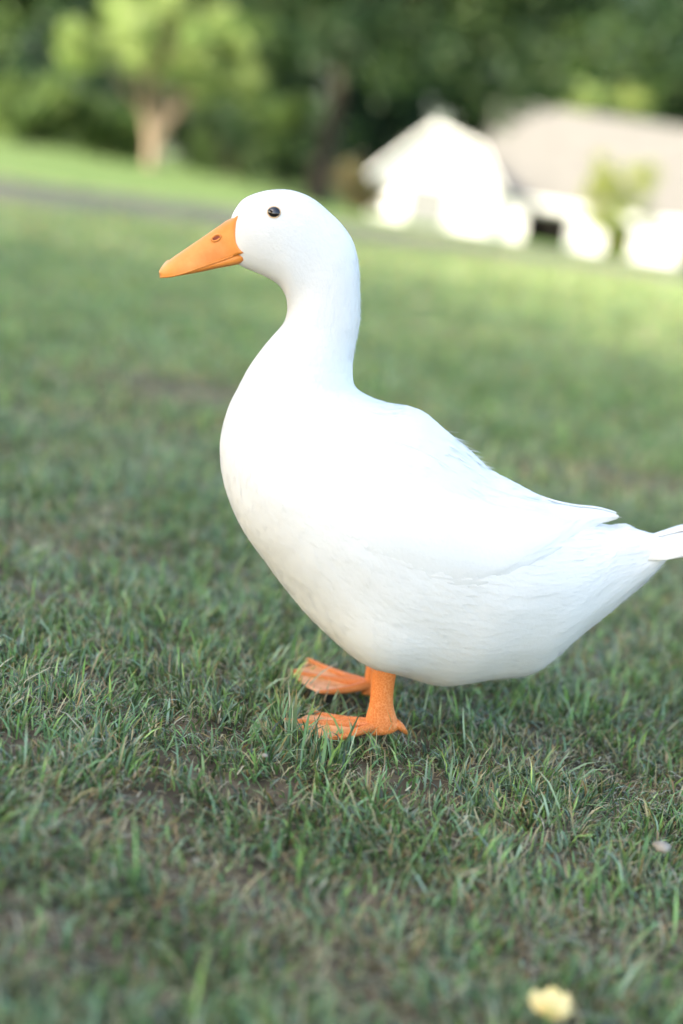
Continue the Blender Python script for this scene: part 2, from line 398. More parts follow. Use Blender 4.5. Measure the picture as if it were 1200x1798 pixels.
# wings
WG = np.array([(462,805,468,845),(520,768,522,898),(600,748,595,940),(680,752,668,968),(750,778,742,988),(820,822,815,990),(890,856,888,974),(950,876,950,950),(1005,888,1005,930),(1050,893,1050,913),(1084,902,1084,906)], float)
WS = catmull(WG, 4)
NV = 15
def wing(side):
    P = np.zeros((len(WS), NV, 3))
    for i, s in enumerate(WS):
        last = None
        for j in range(NV):
            v = j / (NV - 1); x, y = s[0] + (s[2] - s[0]) * v, s[1] + (s[3] - s[1]) * v
            h, nn = side_hit(x, y, side=side)
            q = at_y(x, y, YD)
            if h is None: q[1] = YD + side * 0.010
            else: q[1] = h[1]
            P[i, j] = q
    for _ in range(3):                           # relax the depth only
        Y = P[..., 1]; Yp = np.pad(Y, 1, 'edge')
        P[..., 1] = (Yp[:-2, 1:-1] + Yp[2:, 1:-1] + Yp[1:-1, :-2] + Yp[1:-1, 2:] + 2 * Y) / 6
    u = np.linspace(0, 1, len(WS))[:, None]; v = np.linspace(0, 1, NV)[None]
    P[..., 1] += side * (-.0035 + .0075 * np.sin(np.pi * np.clip(u * 1.0 + .0, 0, 1)) * np.sin(np.pi * v))
    P[..., 1] = np.where(u > .85, np.where(side * (P[..., 1] - YD) < .006, YD + side * .006, P[..., 1]), P[..., 1])
    return P
for side in (-1, 1):
    P = wing(side); n_, _ = grid_normals(P, False)
    if (n_[..., 1].mean() * side) < 0: n_ = -n_
    idx = np.arange(len(WS) * NV).reshape(len(WS), NV)
    Fw = np.stack([idx[:-1, :-1], idx[1:, :-1], idx[1:, 1:], idx[:-1, 1:]], -1).reshape(-1, 4)
    wg = mesh_obj('wing', P.reshape(-1, 3), Fw, M_WHITE, duck)
    md = wg.modifiers.new('thickness', 'SOLIDIFY'); md.thickness = .002; md.offset = 0
    k_ = 420; s = rng.uniform(1, 22, k_); p = rng.uniform(.4, NV - 1.4, k_); ll = rng.uniform(.018, .03, k_)
    Va, Fa = feathers(P, n_, s, p, ll * 1.3, ll * .35, rng.uniform(0, .0008, k_), wrap=False)
    soft(mesh_obj('covert_feathers', Va, Fa, M_VANE, wg), Va)['kind'] = 'stuff'
    for q in range(9):                           # long flight feathers, the last ones reach the wing tip
        s = np.array([14 + q * 2.2]); p = np.array([NV - 2.2 - q * .55]); ll = np.array([.085 + .004 * q])
        Va, Fa = feathers(P, n_, s, p, ll, ll * .16, np.array([.0012]), wrap=False, rows=(0, .3, .6, .85, 1), wr=(.7, 1, 1, .75, .1), lo=(-.001, .001, .0014, .0016, .0018))
        soft(mesh_obj('flight_feather', Va, Fa, M_VANE, wg), Va)

# tail fan
for q in range(13):
    a = (q - 6) / 6
    b0 = at_y(1060 + 12 * abs(a), 976 - 6 * (1 - abs(a)) + 8 * a * a, YD + a * .008); tip = at_y(1256 - 34 * abs(a) + 10 * math.sin(q * 2.4), 920 + 42 * abs(a) + 9 * math.sin(q * 1.7), YD + a * .034)
    d = tip - b0; l = np.linalg.norm(d); d /= l; sidev = np.array([-.1, 1.0, -.9 * a]); sidev -= d * np.dot(d, sidev); sidev /= np.linalg.norm(sidev); nn = np.cross(d, sidev)
    if nn[2] < 0: nn = -nn
    V = []; Fc = []
    for i, (t, ww) in enumerate(((0, .06), (.35, .45), (.65, .95), (.85, .75), (.96, .3), (1, .04))):
        for e_ in (-1, 0, 1):
            V.append(b0 + d * l * t + sidev * e_ * ww * .010 + nn * (.001 * (e_ == 0) - .012 * (t - .6) ** 2 + .0005 * (6 - abs(q - 6))))
    for i in range(5):
        for c_ in range(2): Fc.append((i * 3 + c_, i * 3 + c_ + 1, i * 3 + c_ + 4, i * 3 + c_ + 3))
    o = mesh_obj('tail_feather', V, Fc, M_WHITE, duck); md = o.modifiers.new('thickness', 'SOLIDIFY'); md.thickness = .0009

# bill -------------------------------------------------------------
M_BILL = noise_col(mat('orange_bill', rough=0.46, spec=0.4), 45, (0.68, 0.20, 0.024), (0.83, 0.315, 0.07), lo=.3, hi=.72, detail=7, bump=0.22, bscale=260, bdist=0.001)
M_BILLTIP = mat('pale_bill_nail', (0.70, 0.36, 0.16), 0.45)
M_DARK = mat('dark_opening', (0.22, 0.035, 0.008), 0.5)
base_ring = [(397,388),(408,383),(421,378),(417.5,388),(416,400),(415.5,412),(416.5,424),(421,434),(427,440),(431,443)]   # feather edge on the face
UB = np.array([(397,389,419,446,23),(376,403,402,453,22.5),(353,419,377,461.5,24),(330,434.5,352,470,26.5),(310,448,328,478.5,28.5),(295,459,308,483.5,27),(285.5,467.5,293,485.5,20),(281,474,285,486.5,11)], float)
NVB = 19
vb = np.linspace(0, 1, NVB)
def half_ring(topx, topy, rimx, rimy, hw, side):
    out = []
    for v in vb:
        a = v * math.pi / 2
        y = hw * math.sin(a) ** .85; k_ = (1 - math.cos(a)) ** .9
        q = at_y(topx + (rimx - topx) * k_, topy + (rimy - topy) * k_, YD); q[1] = YD + side * y * PXM; out.append(q)
    return np.array(out)
def base_half(side):
    pts = []
    for i, (x, y) in enumerate(base_ring):
        h, nn = side_hit(x, y, side=side)
        q = at_y(x, y, YD)
        if i == 0: q[1] = YD
        else: q[1] = (h[1] if h is not None else YD + side * .004) + side * .0006
        pts.append(q)
    pts = np.array(pts); l = np.concatenate([[0], np.cumsum(np.linalg.norm(np.diff(pts, axis=0), axis=1))]); l /= l[-1]
    return np.stack([np.interp(vb, l, pts[:, c_]) for c_ in range(3)], 1)
UBs = catmull(UB, 3)
rings = []
def full_ring(near, far):
    # near top->rim, underside back to the far rim, far rim->top
    u1 = near[-1] * .7 + far[-1] * .3 + np.array([0, 0, .002]); u2 = near[-1] * .3 + far[-1] * .7 + np.array([0, 0, .002])
    return np.vstack([near, u1, u2, far[::-1][:-1]])
rings.append(full_ring(base_half(-1) + np.array([.004, .003, 0]), base_half(1) + np.array([.004, -.003, 0])))   # tucked under the feathers
rings.append(full_ring(base_half(-1), base_half(1)))
mid = full_ring(half_ring(*UBs[1], -1), half_ring(*UBs[1], 1))
rings.append(rings[1] * .6 + mid * .4)
for s in UBs[2:]: rings.append(full_ring(half_ring(*s, -1), half_ring(*s, 1)))
V = np.vstack(rings); R = len(rings[0]); Fc = []
for i in range(len(rings) - 1):
    for j in range(R): Fc.append((i * R + j, i * R + (j + 1) % R, (i + 1) * R + (j + 1) % R, (i + 1) * R + j))
Fc.append(tuple(range((len(rings) - 1) * R, len(rings) * R)))
bill = mesh_obj('bill', V, Fc, M_BILL, duck)
BB = BVHTree.FromPolygons([tuple(p) for p in V], Fc)
# the lip line: a soft raised roll along the rim
for side in (-1, 1):
    path = [half_ring(*s, side)[-1] + np.array([0, side * -.0006, .0004]) for s in UBs[1:]]
    v, f = tube(path, [.0011] * len(path), 6); mesh_obj('bill_rim', v, f, M_BILL, bill)
# nail
nl = []
for i, (t, ww) in enumerate(((0, .35), (.3, .8), (.6, 1), (.85, .9), (1, .5))):
    c0 = at_y(296 + (280.5 - 296) * t, 457.5 + (478 - 457.5) * t ** 1.3, YD)
    for e_ in (-1, -.5, 0, .5, 1): nl.append(c0 + np.array([.001 * abs(e_), e_ * ww * .0055, .0004 - .0018 * abs(e_) ** 2]))
nl += [at_y(283, 488.5, YD) + np.array([0, e_ * .0022, 0]) for e_ in (-1, -.5, 0, .5, 1)]
Fc = [(i * 5 + j, i * 5 + j + 1, (i + 1) * 5 + j + 1, (i + 1) * 5 + j) for i in range(5) for j in range(4)]
o = mesh_obj('bill_nail', nl, Fc, M_BILLTIP, bill); md = o.modifiers.new('thickness', 'SOLIDIFY'); md.thickness = .0015; md.offset = 0
# lower mandible
LB = np.array([(428,440,437,459,23.5),(415,443,420,464,23.5),(400,449,405,467,23),(375,457,378,472,23.5),(350,466,353,477.5,25),(325,475,328,482,24),(302,484,305,485.5,17),(292,485.5,294,486.5,9)], float)
rings = []
for s in LB:
    D = at_y(s[0], s[1], YD); Vn = at_y(s[2], s[3], YD); hw = s[4] * PXM; rr = []
    for k_ in range(16):
        a = 2 * math.pi * k_ / 16; q = (D + Vn) / 2 + (D - Vn) / 2 * math.copysign(abs(math.cos(a)) ** .7, math.cos(a)); q[1] = YD + hw * math.sin(a); rr.append(q)
    rings.append(rr)
V = np.vstack(rings); Fc = [(i * 16 + j, i * 16 + (j + 1) % 16, (i + 1) * 16 + (j + 1) % 16, (i + 1) * 16 + j) for i in range(len(LB) - 1) for j in range(16)]
Fc += [tuple(range(16)), tuple(range((len(LB) - 1) * 16, len(LB) * 16))]
mesh_obj('lower_bill', V, Fc, M_BILL, bill)
def disc_on(bvh, px, py, rx, ry, ang, side, name, mt, parent, dome, ringr=None, rmat=None, rname=None, push=0.0003):
    h, nn = side_hit(px, py, bvh, side)
    if h is None: return
    nn = nn if nn[1] * side > 0 else -nn
    ax = np.array([math.cos(ang), 0, math.sin(ang)]); ax -= nn * np.dot(ax, nn); ax /= np.linalg.norm(ax); ay = np.cross(nn, ax)
    V = [h + nn * (push + dome)]; Fc = []; K = 20
    for r_ in (.35, .7, 1.0):
        for k_ in range(K):
            a = 2 * math.pi * k_ / K; V.append(h + ax * rx * r_ * math.cos(a) + ay * ry * r_ * math.sin(a) + nn * (push + dome * math.sqrt(max(0, 1 - r_ * r_))))
    for k_ in range(K):
        Fc.append((0, 1 + k_, 1 + (k_ + 1) % K))
        for r_ in range(2): Fc.append((1 + r_ * K + k_, 1 + (r_ + 1) * K + k_, 1 + (r_ + 1) * K + (k_ + 1) % K, 1 + r_ * K + (k_ + 1) % K))
    o = mesh_obj(name, V, Fc, mt, parent)
    if ringr:
        path = [h + ax * (rx + ringr * .5) * math.cos(a) + ay * (ry + ringr * .5) * math.sin(a) + nn * .0002 for a in np.linspace(0, 2 * math.pi, 25)]
        v, f = tube(path, [ringr] * 25, 6); mesh_obj(rname, v, f, rmat, o if name == 'eye' else parent)
    return o
for side in (-1, 1):
    disc_on(BB, 382, 417.5, .0042, .0023, .55, side, 'nostril', M_DARK, bill, .0002, .0011, M_BILL, 'nostril_rim')
# eyes
M_EYE = mat('dark_eye', (0.008, 0.007, 0.008), 0.06, 0.6, Coat_Weight=0.2, Coat_Roughness=0.03)
M_LID = mat('eyelid', (0.62, 0.42, 0.24), 0.6)
for side in (-1, 1):
    disc_on(BVH, 485, 372, .0059, .0050, -.06, side, 'eye', M_EYE, duck, .0024, .0007, M_LID, 'eyelid', push=.0008)

# legs -------------------------------------------------------------
M_LEG = mat('orange_scaly_skin', (0.74, 0.25, 0.05), 0.5, 0.4)
L = M_LEG.node_tree.links; b = M_LEG.node_tree.nodes['Principled BSDF']
tc = N(M_LEG, 'ShaderNodeTexCoord'); vo = N(M_LEG, 'ShaderNodeTexVoronoi', Scale=330.0, feature='DISTANCE_TO_EDGE'); L.new(tc.outputs['Object'], vo.inputs['Vector'])
cr = N(M_LEG, 'ShaderNodeValToRGB'); e = cr.color_ramp.elements; e[0].position = 0.0; e[0].color = (0.78, 0.29, 0.10, 1); e[1].position = .09; e[1].color = (0.64, 0.175, 0.035, 1)
L.new(vo.outputs['Distance'], cr.inputs[0]); L.new(cr.outputs[0], b.inputs['Base Color'])
bp = N(M_LEG, 'ShaderNodeBump', Strength=0.7, Distance=0.0012); mn = N(M_LEG, 'ShaderNodeMath', operation='MINIMUM'); mn.inputs[1].default_value = .2
L.new(vo.outputs['Distance'], mn.inputs[0]); L.new(mn.outputs[0], bp.inputs['Height']); L.new(bp.outputs[0], b.inputs['Normal'])
M_WEB = noise_col(mat('orange_web', rough=0.5, spec=0.35), 120, (0.70, 0.27, 0.09), (0.82, 0.40, 0.19), bump=0.35, bscale=500, bdist=0.001)
M_CLAW = mat('horn_claw', (0.42, 0.30, 0.20), 0.4)
FOOT_POLYS = []
def leg(edge, ankle, toes, hind, Yl, zs):
    """edge: (front x, back x, y, half depth) rows down the shank; toes: px tips with heights; all placed at depth Yl."""
    rings = []; K = 18
    for xf, xb, yf, yb, hd in edge:
        A = at_y(xf, yf, Yl); B = at_y(xb, yb, Yl); c = (A + B) / 2; h = (A - B) / 2
        rings.append([c + h * math.cos(2 * math.pi * k_ / K) + np.array([0, hd * math.sin(2 * math.pi * k_ / K), 0]) for k_ in range(K)])
    V = np.vstack(rings); n = len(rings)
    Fc = [(i * K + j, i * K + (j + 1) % K, (i + 1) * K + (j + 1) % K, (i + 1) * K + j) for i in range(n - 1) for j in range(K)] + [tuple(range(K)), tuple(range((n - 1) * K, n * K))]
    lg = mesh_obj('leg', V, Fc, M_LEG, duck)
    md = lg.modifiers.new('smooth', 'SUBSURF'); md.levels = md.render_levels = 2
    a = at_z(ankle[0], ankle[1], ankle[2])
    tips = [at_z(x, y, z) for x, y, z in toes]
    # web fan
    ctrl = [tips[0], tips[0] * .5 + tips[1] * .5 + .0 * (a - (tips[0] + tips[1]) / 2), tips[1], tips[1] * .5 + tips[2] * .5 + -.03 * (a - (tips[1] + tips[2]) / 2), tips[2]]
    rim = catmull(np.array(ctrl), 6); nr = 8; V = []; Fc = []
    for i, q in enumerate(rim):
        for j in range(nr + 1):
            t = .12 + .88 * j / nr; p = a + (q - a) * t
            fold = .0010 * math.cos(i / (len(rim) - 1) * 4 * math.pi)         # toes stand up, web sags
            p = p + np.array([0, 0, .007 * (1 - t) ** 1.5 + fold + .0005 * math.sin(j * 2.1 + i * 1.3)]); V.append(p)
    for i in range(len(rim) - 1):
        for j in range(nr): Fc.append((i * (nr + 1) + j, i * (nr + 1) + j + 1, (i + 1) * (nr + 1) + j + 1, (i + 1) * (nr + 1) + j))
    ft = mesh_obj('webbed_foot', V, Fc, M_WEB, lg); md = ft.modifiers.new('thickness', 'SOLIDIFY'); md.thickness = .002
    md = ft.modifiers.new('smooth', 'SUBSURF'); md.levels = md.render_levels = 1
    FOOT_POLYS.append([(a[0] + .012, a[1])] + [(q[0], q[1]) for q in rim])
    for q in tips:
        pts = [a + np.array([0, 0, .008]), a * .6 + q * .4 + np.array([0, 0, .0035]), a * .25 + q * .75 + np.array([0, 0, .0016]), q + np.array([0, 0, .002])]
        pts = catmull(np.array(pts), 4); v, f = tube(pts, np.linspace(.0056, .0018, len(pts)), 10); mesh_obj('toe', v, f, M_LEG, lg)
        d = (q - a) / np.linalg.norm(q - a)
        v, f = tube([q + np.array([0, 0, .002]), q + d * .002 + np.array([0, 0, .0015]), q + d * .005 - np.array([0, 0, .001])], [.0017, .0014, .0004], 6); mesh_obj('claw', v, f, M_CLAW, lg)
    if hind:
        h0 = at_y(hind[0], hind[1], Yl); h1 = at_y(hind[2], hind[3], Yl)
        v, f = tube([h0, (h0 + h1) / 2 + np.array([.001, 0, .001]), h1], [.006, .004, .0018], 8); mesh_obj('hind_toe', v, f, M_LEG, lg)
    return lg
leg([(661,700,1105,1095,.012),(657,703,1130,1125,.0125),(655,703,1152,1147,.0125),(651,699,1180,1172,.0115),(651,692,1212,1209,.0095),(649,690,1238,1236,.009),(641,696,1262,1257,.0105),(637,702,1280,1272,.012),(640,700,1291,1286,.011)],
    (664, 1283, .012), [(546, 1252, .011), (499, 1267, .015), (578, 1301, .011)], (690, 1268, 715, 1288), YN, .012)
YF = YD + .055
leg([(652,700,1085,1085,.012),(648,692,1120,1115,.0125),(645,690,1150,1146,.0115),(642,684,1175,1172,.010),(640,680,1195,1194,.010),(634,682,1210,1208,.011),(632,682,1222,1218,.011)],
    (648, 1213, .014), [(541, 1160, .022), (512, 1180, .016), (560, 1218, .014)], None, YF, .012)

# ------------------------------------------------------------------ grass
def in_poly(px, py, poly):
    c = np.zeros(len(px), bool); j = len(poly) - 1
    for i in range(len(poly)):
        xi, yi = poly[i]; xj, yj = poly[j]
        c ^= ((yi > py) != (yj > py)) & (px < (xj - xi) * (py - yi) / (yj - yi + 1e-12) + xi); j = i
    return c
PAL = np.array([(0.095, 0.175, 0.065), (0.125, 0.205, 0.105), (0.135, 0.240, 0.070), (0.185, 0.275, 0.085), (0.190, 0.250, 0.160)])
DRY = np.array([(0.46, 0.36, 0.19), (0.38, 0.24, 0.10), (0.52, 0.45, 0.30), (0.34, 0.30, 0.14)])
def blades(n, y0, y1, wscale, lscale, rows, marg=.5, spots=None, thatch=False, warm=(1, 1, 1)):
    # uniform over a trapezoid a little wider than the view
    y = y0 + (y1 - y0) * rng.random(int(n * 2.2)); wdt = .27 * y + marg
    keep = rng.random(len(y)) < wdt / wdt.max(); y = y[keep][:n]; x = (rng.random(len(y)) * 2 - 1) * (.27 * y + marg) + .02 * y
    if spots is not None:                                                  # tufts pressed up around the feet
        a_ = spots[rng.integers(0, len(spots), n)]; x = a_[:, 0] + rng.normal(0, .022, n); y = a_[:, 1] + rng.normal(0, .022, n)
    bb = bare(x, y); clump = fbm(x / .06, y / .06, 50); big = fbm(x / .5, y / .5, 70)
    keep = (rng.random(len(x)) < .3 + .8 * bb) if thatch else (rng.random(len(x)) > bb * np.where(y > 2.5, .85, .66) - .02)
    keep &= rng.random(len(x)) < .35 + 1.1 * smooth(.25, .6, clump)
    x, y, bb, clump, big = (q[keep] for q in (x, y, bb, clump, big))
    for poly in FOOT_POLYS:
        keep = ~in_poly(x, y, poly); x, y, bb, clump, big = (q[keep] for q in (x, y, bb, clump, big))
    n = len(x); z = terrain(x, y) - .002
    dead = rng.random(n) < .29 + .6 * bb + .10 * smooth(.55, .75, big)
    if thatch: dead[:] = rng.random(n) < .9
    ln = rng.gamma(6, 1 / 6., n) * (.016 + .018 * clump + .005 * big) * lscale * np.where(dead, .9, 1) * (1 - .45 * bb)
    wd = rng.uniform(.0016, .0036, n) * wscale * np.where(dead, .75, 1)
    az = rng.random(n) * 2 * math.pi
    cd = fbm(x / .11, y / .11, 90) * 4 * math.pi                          # blades of a tuft lean alike
    az = np.where(rng.random(n) < .5, cd + rng.normal(0, .6, n), az)
    lean = np.abs(rng.normal(.62, .42, n)) + np.where(dead, .55, 0) * rng.random(n) * 1.6
    if thatch: lean = rng.uniform(1.3, 2.3, n); z = z + rng.uniform(0, .012, n)
    curl = rng.normal(.55, .45, n)
    dirx, diry = np.cos(az), np.sin(az); R = rows
    tw = rng.normal(0, .8, n) + az + math.pi / 2
    sx, sy = np.cos(tw), np.sin(tw)
    px, py, pz = x.copy(), y.copy(), z.copy(); pts = []; ang = lean * .6
    for i in range(R):
        pts.append((px.copy(), py.copy(), pz.copy()))
        st = ln / (R - 1); px += dirx * np.sin(ang) * st; py += diry * np.sin(ang) * st; pz += np.maximum(np.cos(ang), -.25) * st
        ang = np.minimum(ang + curl * 1.4 / (R - 1) + lean * .4 / (R - 1), 2.0)
    V = np.zeros((n, 2 * R - 1, 3)); C = np.zeros((n, 2 * R - 1, 3))
    k1 = np.clip(rng.normal(.45, .36, n) + (big - .5) * .9, 0, 1)
    base = PAL[np.clip((k1 * 5).astype(int), 0, 4)] * (rng.uniform(.5, 1.32, n) ** 2 * 1.12)[:, None]
    base = np.where(dead[:, None], DRY[rng.integers(0, 4, n)] * rng.uniform(.6, 1.15, n)[:, None], base)
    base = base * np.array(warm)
    tipd = (rng.random(n) < .38)[:, None]; tipc = DRY[rng.integers(0, 3, n)] * 1.0
    for i in range(R):
        t = i / (R - 1); ww = wd * (.75 + .5 * t if t < .4 else .95 * (1 - ((t - .4) / .6) ** 2 * .75))
        p = np.stack(pts[i], 1); sd_ = np.stack([sx, sy, 0 * sx], 1) * (ww * .5)[:, None]
        col = base if t < .9 else np.where(tipd, tipc, base)
        if i < R - 1: V[:, 2 * i] = p - sd_; V[:, 2 * i + 1] = p + sd_; C[:, 2 * i] = C[:, 2 * i + 1] = col
        else: V[:, 2 * i] = p; C[:, 2 * i] = col
    M_ = 2 * R - 1; tri = []
    for i in range(R - 2): tri += [(2 * i, 2 * i + 1, 2 * i + 3), (2 * i, 2 * i + 3, 2 * i + 2)]
    tri.append((2 * R - 4, 2 * R - 3, 2 * R - 2))
    Fc = ((np.arange(n) * M_)[:, None, None] + np.array(tri)[None]).reshape(-1, 3)
    return V.reshape(-1, 3), Fc, C.reshape(-1, 3)
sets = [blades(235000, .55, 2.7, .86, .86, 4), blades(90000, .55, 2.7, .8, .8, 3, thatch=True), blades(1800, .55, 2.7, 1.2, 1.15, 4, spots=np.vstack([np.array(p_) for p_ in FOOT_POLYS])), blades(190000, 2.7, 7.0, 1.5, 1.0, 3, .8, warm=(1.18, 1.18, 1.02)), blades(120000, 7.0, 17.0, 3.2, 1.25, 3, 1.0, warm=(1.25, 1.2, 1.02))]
off = 0; Vs, Fs, Cs = [], [], []
for v, f, c in sets: Vs.append(v); Fs.append(f + off); Cs.append(c); off += len(v)
tag(mesh_obj('grass', np.vstack(Vs), np.vstack(Fs), M_GRASS, cols=np.vstack(Cs)), 'short mown green lawn grass with dry straw blades around the duck', 'grass', kind='stuff')

# small things lying in the grass
M_PETAL = noise_col(mat('yellow_petal', rough=0.6), 60, (0.80, 0.64, 0.27), (0.86, 0.76, 0.46))
q = at_z(968, 1762, .028)
bl = empty('fallen_blossom', (q[0], q[1], .012)); tag(bl, 'crumpled pale yellow fallen blossom lying in the nearest grass', 'blossom')
for i in range(6):
    a = i * 1.05 + .3; tilt = .5 + .35 * math.sin(i * 2.3); V = []; Fc = []
    for r_ in range(5):
        for e_ in range(5):
            t = r_ / 4; s = (e_ - 2) / 2; wv = math.sin(math.pi * min(1, t * .8 + .12)) * .0085
            rad = .002 + .017 * t * math.cos(tilt + t * .4); hh = .006 + .017 * t * math.sin(tilt + t * .5) + .0025 * s * s + .0012 * math.sin(3 * s + i)
            V.append((q[0] + rad * math.cos(a) - s * wv * math.sin(a), q[1] + rad * math.sin(a) + s * wv * math.cos(a), .012 + hh))
    for r_ in range(4):
        for e_ in range(4): Fc.append((r_ * 5 + e_, r_ * 5 + e_ + 1, (r_ + 1) * 5 + e_ + 1, (r_ + 1) * 5 + e_))
    o = mesh_obj('petal', V, Fc, M_PETAL, bl); md = o.modifiers.new('thickness', 'SOLIDIFY'); md.thickness = .0008; md2 = o.modifiers.new('smooth', 'SUBSURF'); md2.levels = md2.render_levels = 1
M_PEB = noise_col(mat('pale_pebble', rough=0.8), 80, (0.22, 0.19, 0.15), (0.34, 0.30, 0.25))
def pebble(px, py, r, label, mt=M_PEB):
    q = at_z(px, py, .022); bm = bmesh.new(); bmesh.ops.create_icosphere(bm, subdivisions=2, radius=r)
    for v in bm.verts: v.co = Vector((v.co.x * 1.2, v.co.y, v.co.z * .75)) * (1 + .18 * math.sin(v.co.x * 900 + v.co.y * 700) * math.cos(v.co.z * 800))
    me = bpy.data.meshes.new('pebble'); bm.to_mesh(me); bm.free(); me.materials.append(mt); me.polygons.foreach_set('use_smooth', np.ones(len(me.polygons), bool))
    o = link(bpy.data.objects.new('pebble', me)); o.location = (q[0], q[1], .022); tag(o, label, 'pebble', 'pale bits in the grass')
pebble(1163, 1487, .0065, 'pale cream pebble in the grass near the right edge of the photo')
pebble(465, 1326, .0024, 'tiny white pebble in the grass just in front of the feet')

# ------------------------------------------------------------------ trees
def crown(clumps, n, size, pal, seed, flat=.75, squash=(1, 1, .8)):
    """Leaf-sized folded faces gathered in uneven clumps: clumps = (x, y, z, radius)."""
    g = np.random.default_rng(seed); cl = np.array(clumps, float)
    wts = cl[:, 3] ** 2.2; wts /= wts.sum(); k_ = g.choice(len(cl), n, p=wts)
    d = g.normal(size=(n, 3)); d /= np.linalg.norm(d, axis=1, keepdims=True)
    r = g.random(n) ** .42; c = cl[k_, :3] + d * (r * cl[k_, 3])[:, None] * np.array(squash) * g.uniform(.75, 1.2, (n, 1))
    nrm = d * .6 + g.normal(size=(n, 3)) * .7 + np.array([0, 0, .35]); nrm /= np.linalg.norm(nrm, axis=1, keepdims=True)
    a = np.cross(nrm, g.normal(size=(n, 3))); a /= np.linalg.norm(a, axis=1, keepdims=True); b_ = np.cross(nrm, a)
    L_ = size * g.uniform(.6, 1.4, n)[:, None]; W_ = L_ * .55
    V = np.stack([c - a * L_ * .5, c + b_ * W_ * .5 + nrm * L_ * .08, c + a * L_ * .5, c - b_ * W_ * .5 + nrm * L_ * .08], 1)
    pal = np.array(pal); tone = g.random(len(cl))[k_]; ci = np.clip(((tone * .6 + g.random(n) * .4) * len(pal)).astype(int), 0, len(pal) - 1)
    col = pal[ci] * g.uniform(.75, 1.25, n)[:, None]
    return V.reshape(-1, 3), (np.arange(n) * 4)[:, None] + np.array([[0, 1, 2, 3]]), np.repeat(col, 4, 0)
def branches(base, clumps, r0_, trunk_top, seed, nl=14, stems=1, spread=.0):
    g = random.Random(seed); parts = []; base = np.array(base, float); tt_ = np.array(trunk_top, float)
    for s in range(stems):
        a = 2 * math.pi * s / max(stems, 1); o_ = np.array([math.cos(a), math.sin(a), 0])
        b0 = base + o_ * r0_ * .5 * (stems > 1) - np.array([0, 0, .25]); e = tt_ + o_ * spread
        pts = [b0 + (e - b0) * t + np.array([g.uniform(-.06, .06), g.uniform(-.06, .06), 0]) * (t > 0) * (1 + r0_) + o_ * spread * -.25 * math.sin(math.pi * t) for t in np.linspace(0, 1, 7)]
        parts.append(tube(pts, [r0_ * (1.25 if i == 0 else 1 - .5 * i / 6) for i in range(7)], 9))
    cs = sorted(clumps, key=lambda c: -c[3])[:nl]
    for c in cs:
        e = np.array(c[:3]); st = tt_ + (e - tt_) * .0
        if stems > 1: a = math.atan2(e[1] - tt_[1], e[0] - tt_[0]); st = tt_ + np.array([math.cos(a), math.sin(a), 0]) * spread * .9
        m_ = (st + e) / 2 + np.array([0, 0, .12 * np.linalg.norm(e - st)])
        parts.append(tube([st - np.array([0, 0, .3]), m_, e], [r0_ * .42, r0_ * .25, r0_ * .06], 6))
    return merge(parts)
def tree(name, base, clumps, n, size, pal, r0_, trunk_top, seed, label, group=None, bark=M_BARK, stems=1, spread=0., squash=(1, 1, .8), cat='tree', nl=14):
    t = empty(name, tuple(float(v) for v in base)); tag(t, label, cat, group)
    v, f = branches(base, clumps, r0_, trunk_top, seed, nl, stems, spread); mesh_obj('trunk', v, f, bark, t)
    v, f, c = crown(clumps, n, size, pal, seed, squash=squash); mesh_obj('crown', v, f, M_LEAF, t, shade=False, cols=c)
    return t
def blob(cx_, cy_, cz, rx, ry, rz, n, rmin, rmax, seed, shell=.55):
    g = np.random.default_rng(seed); out = []
    while len(out) < n:
        d = g.normal(size=3); d /= np.linalg.norm(d); r = shell + (1 - shell) * g.random() if g.random() < .75 else g.random() * shell
        out.append((cx_ + d[0] * rx * r, cy_ + d[1] * ry * r, cz + d[2] * rz * r, g.uniform(rmin, rmax)))
    return out
BRIGHT = [(0.165, 0.25, 0.075), (0.205, 0.28, 0.09), (0.27, 0.33, 0.125), (0.15, 0.24, 0.065)]
MID = [(0.055, 0.10, 0.022), (0.075, 0.13, 0.028), (0.10, 0.15, 0.035)]
DEEP = [(0.011, 0.030, 0.015), (0.016, 0.042, 0.018), (0.024, 0.056, 0.020), (0.042, 0.072, 0.022)]
YEL = [(0.22, 0.26, 0.07), (0.26, 0.28, 0.08), (0.18, 0.24, 0.06)]
gz = lambda x, y: float(terrain(x, y))

# crape myrtle
cl_ = blob(-7.5, 46, 3.75, 3.4, 2.5, 1.25, 50, .35, .8, 11) + [(-5.0, 45.6, 3.1, .8), (-4.6, 46, 2.6, .6), (-6.2, 45.5, 2.6, .7), (-10.4, 46, 3.0, .7), (-7.5, 45.4, 4.9, .7), (-8.7, 45.5, 4.6, .8)]
tree('ornamental_tree', (-7.6, 46, 0), cl_, 15000, .20, BRIGHT, .135, (-7.6, 46, 1.9), 12, 'sunlit pale green vase-shaped ornamental tree with fanning tan stems', bark=M_PALEBARK, stems=7, spread=.55, nl=20)
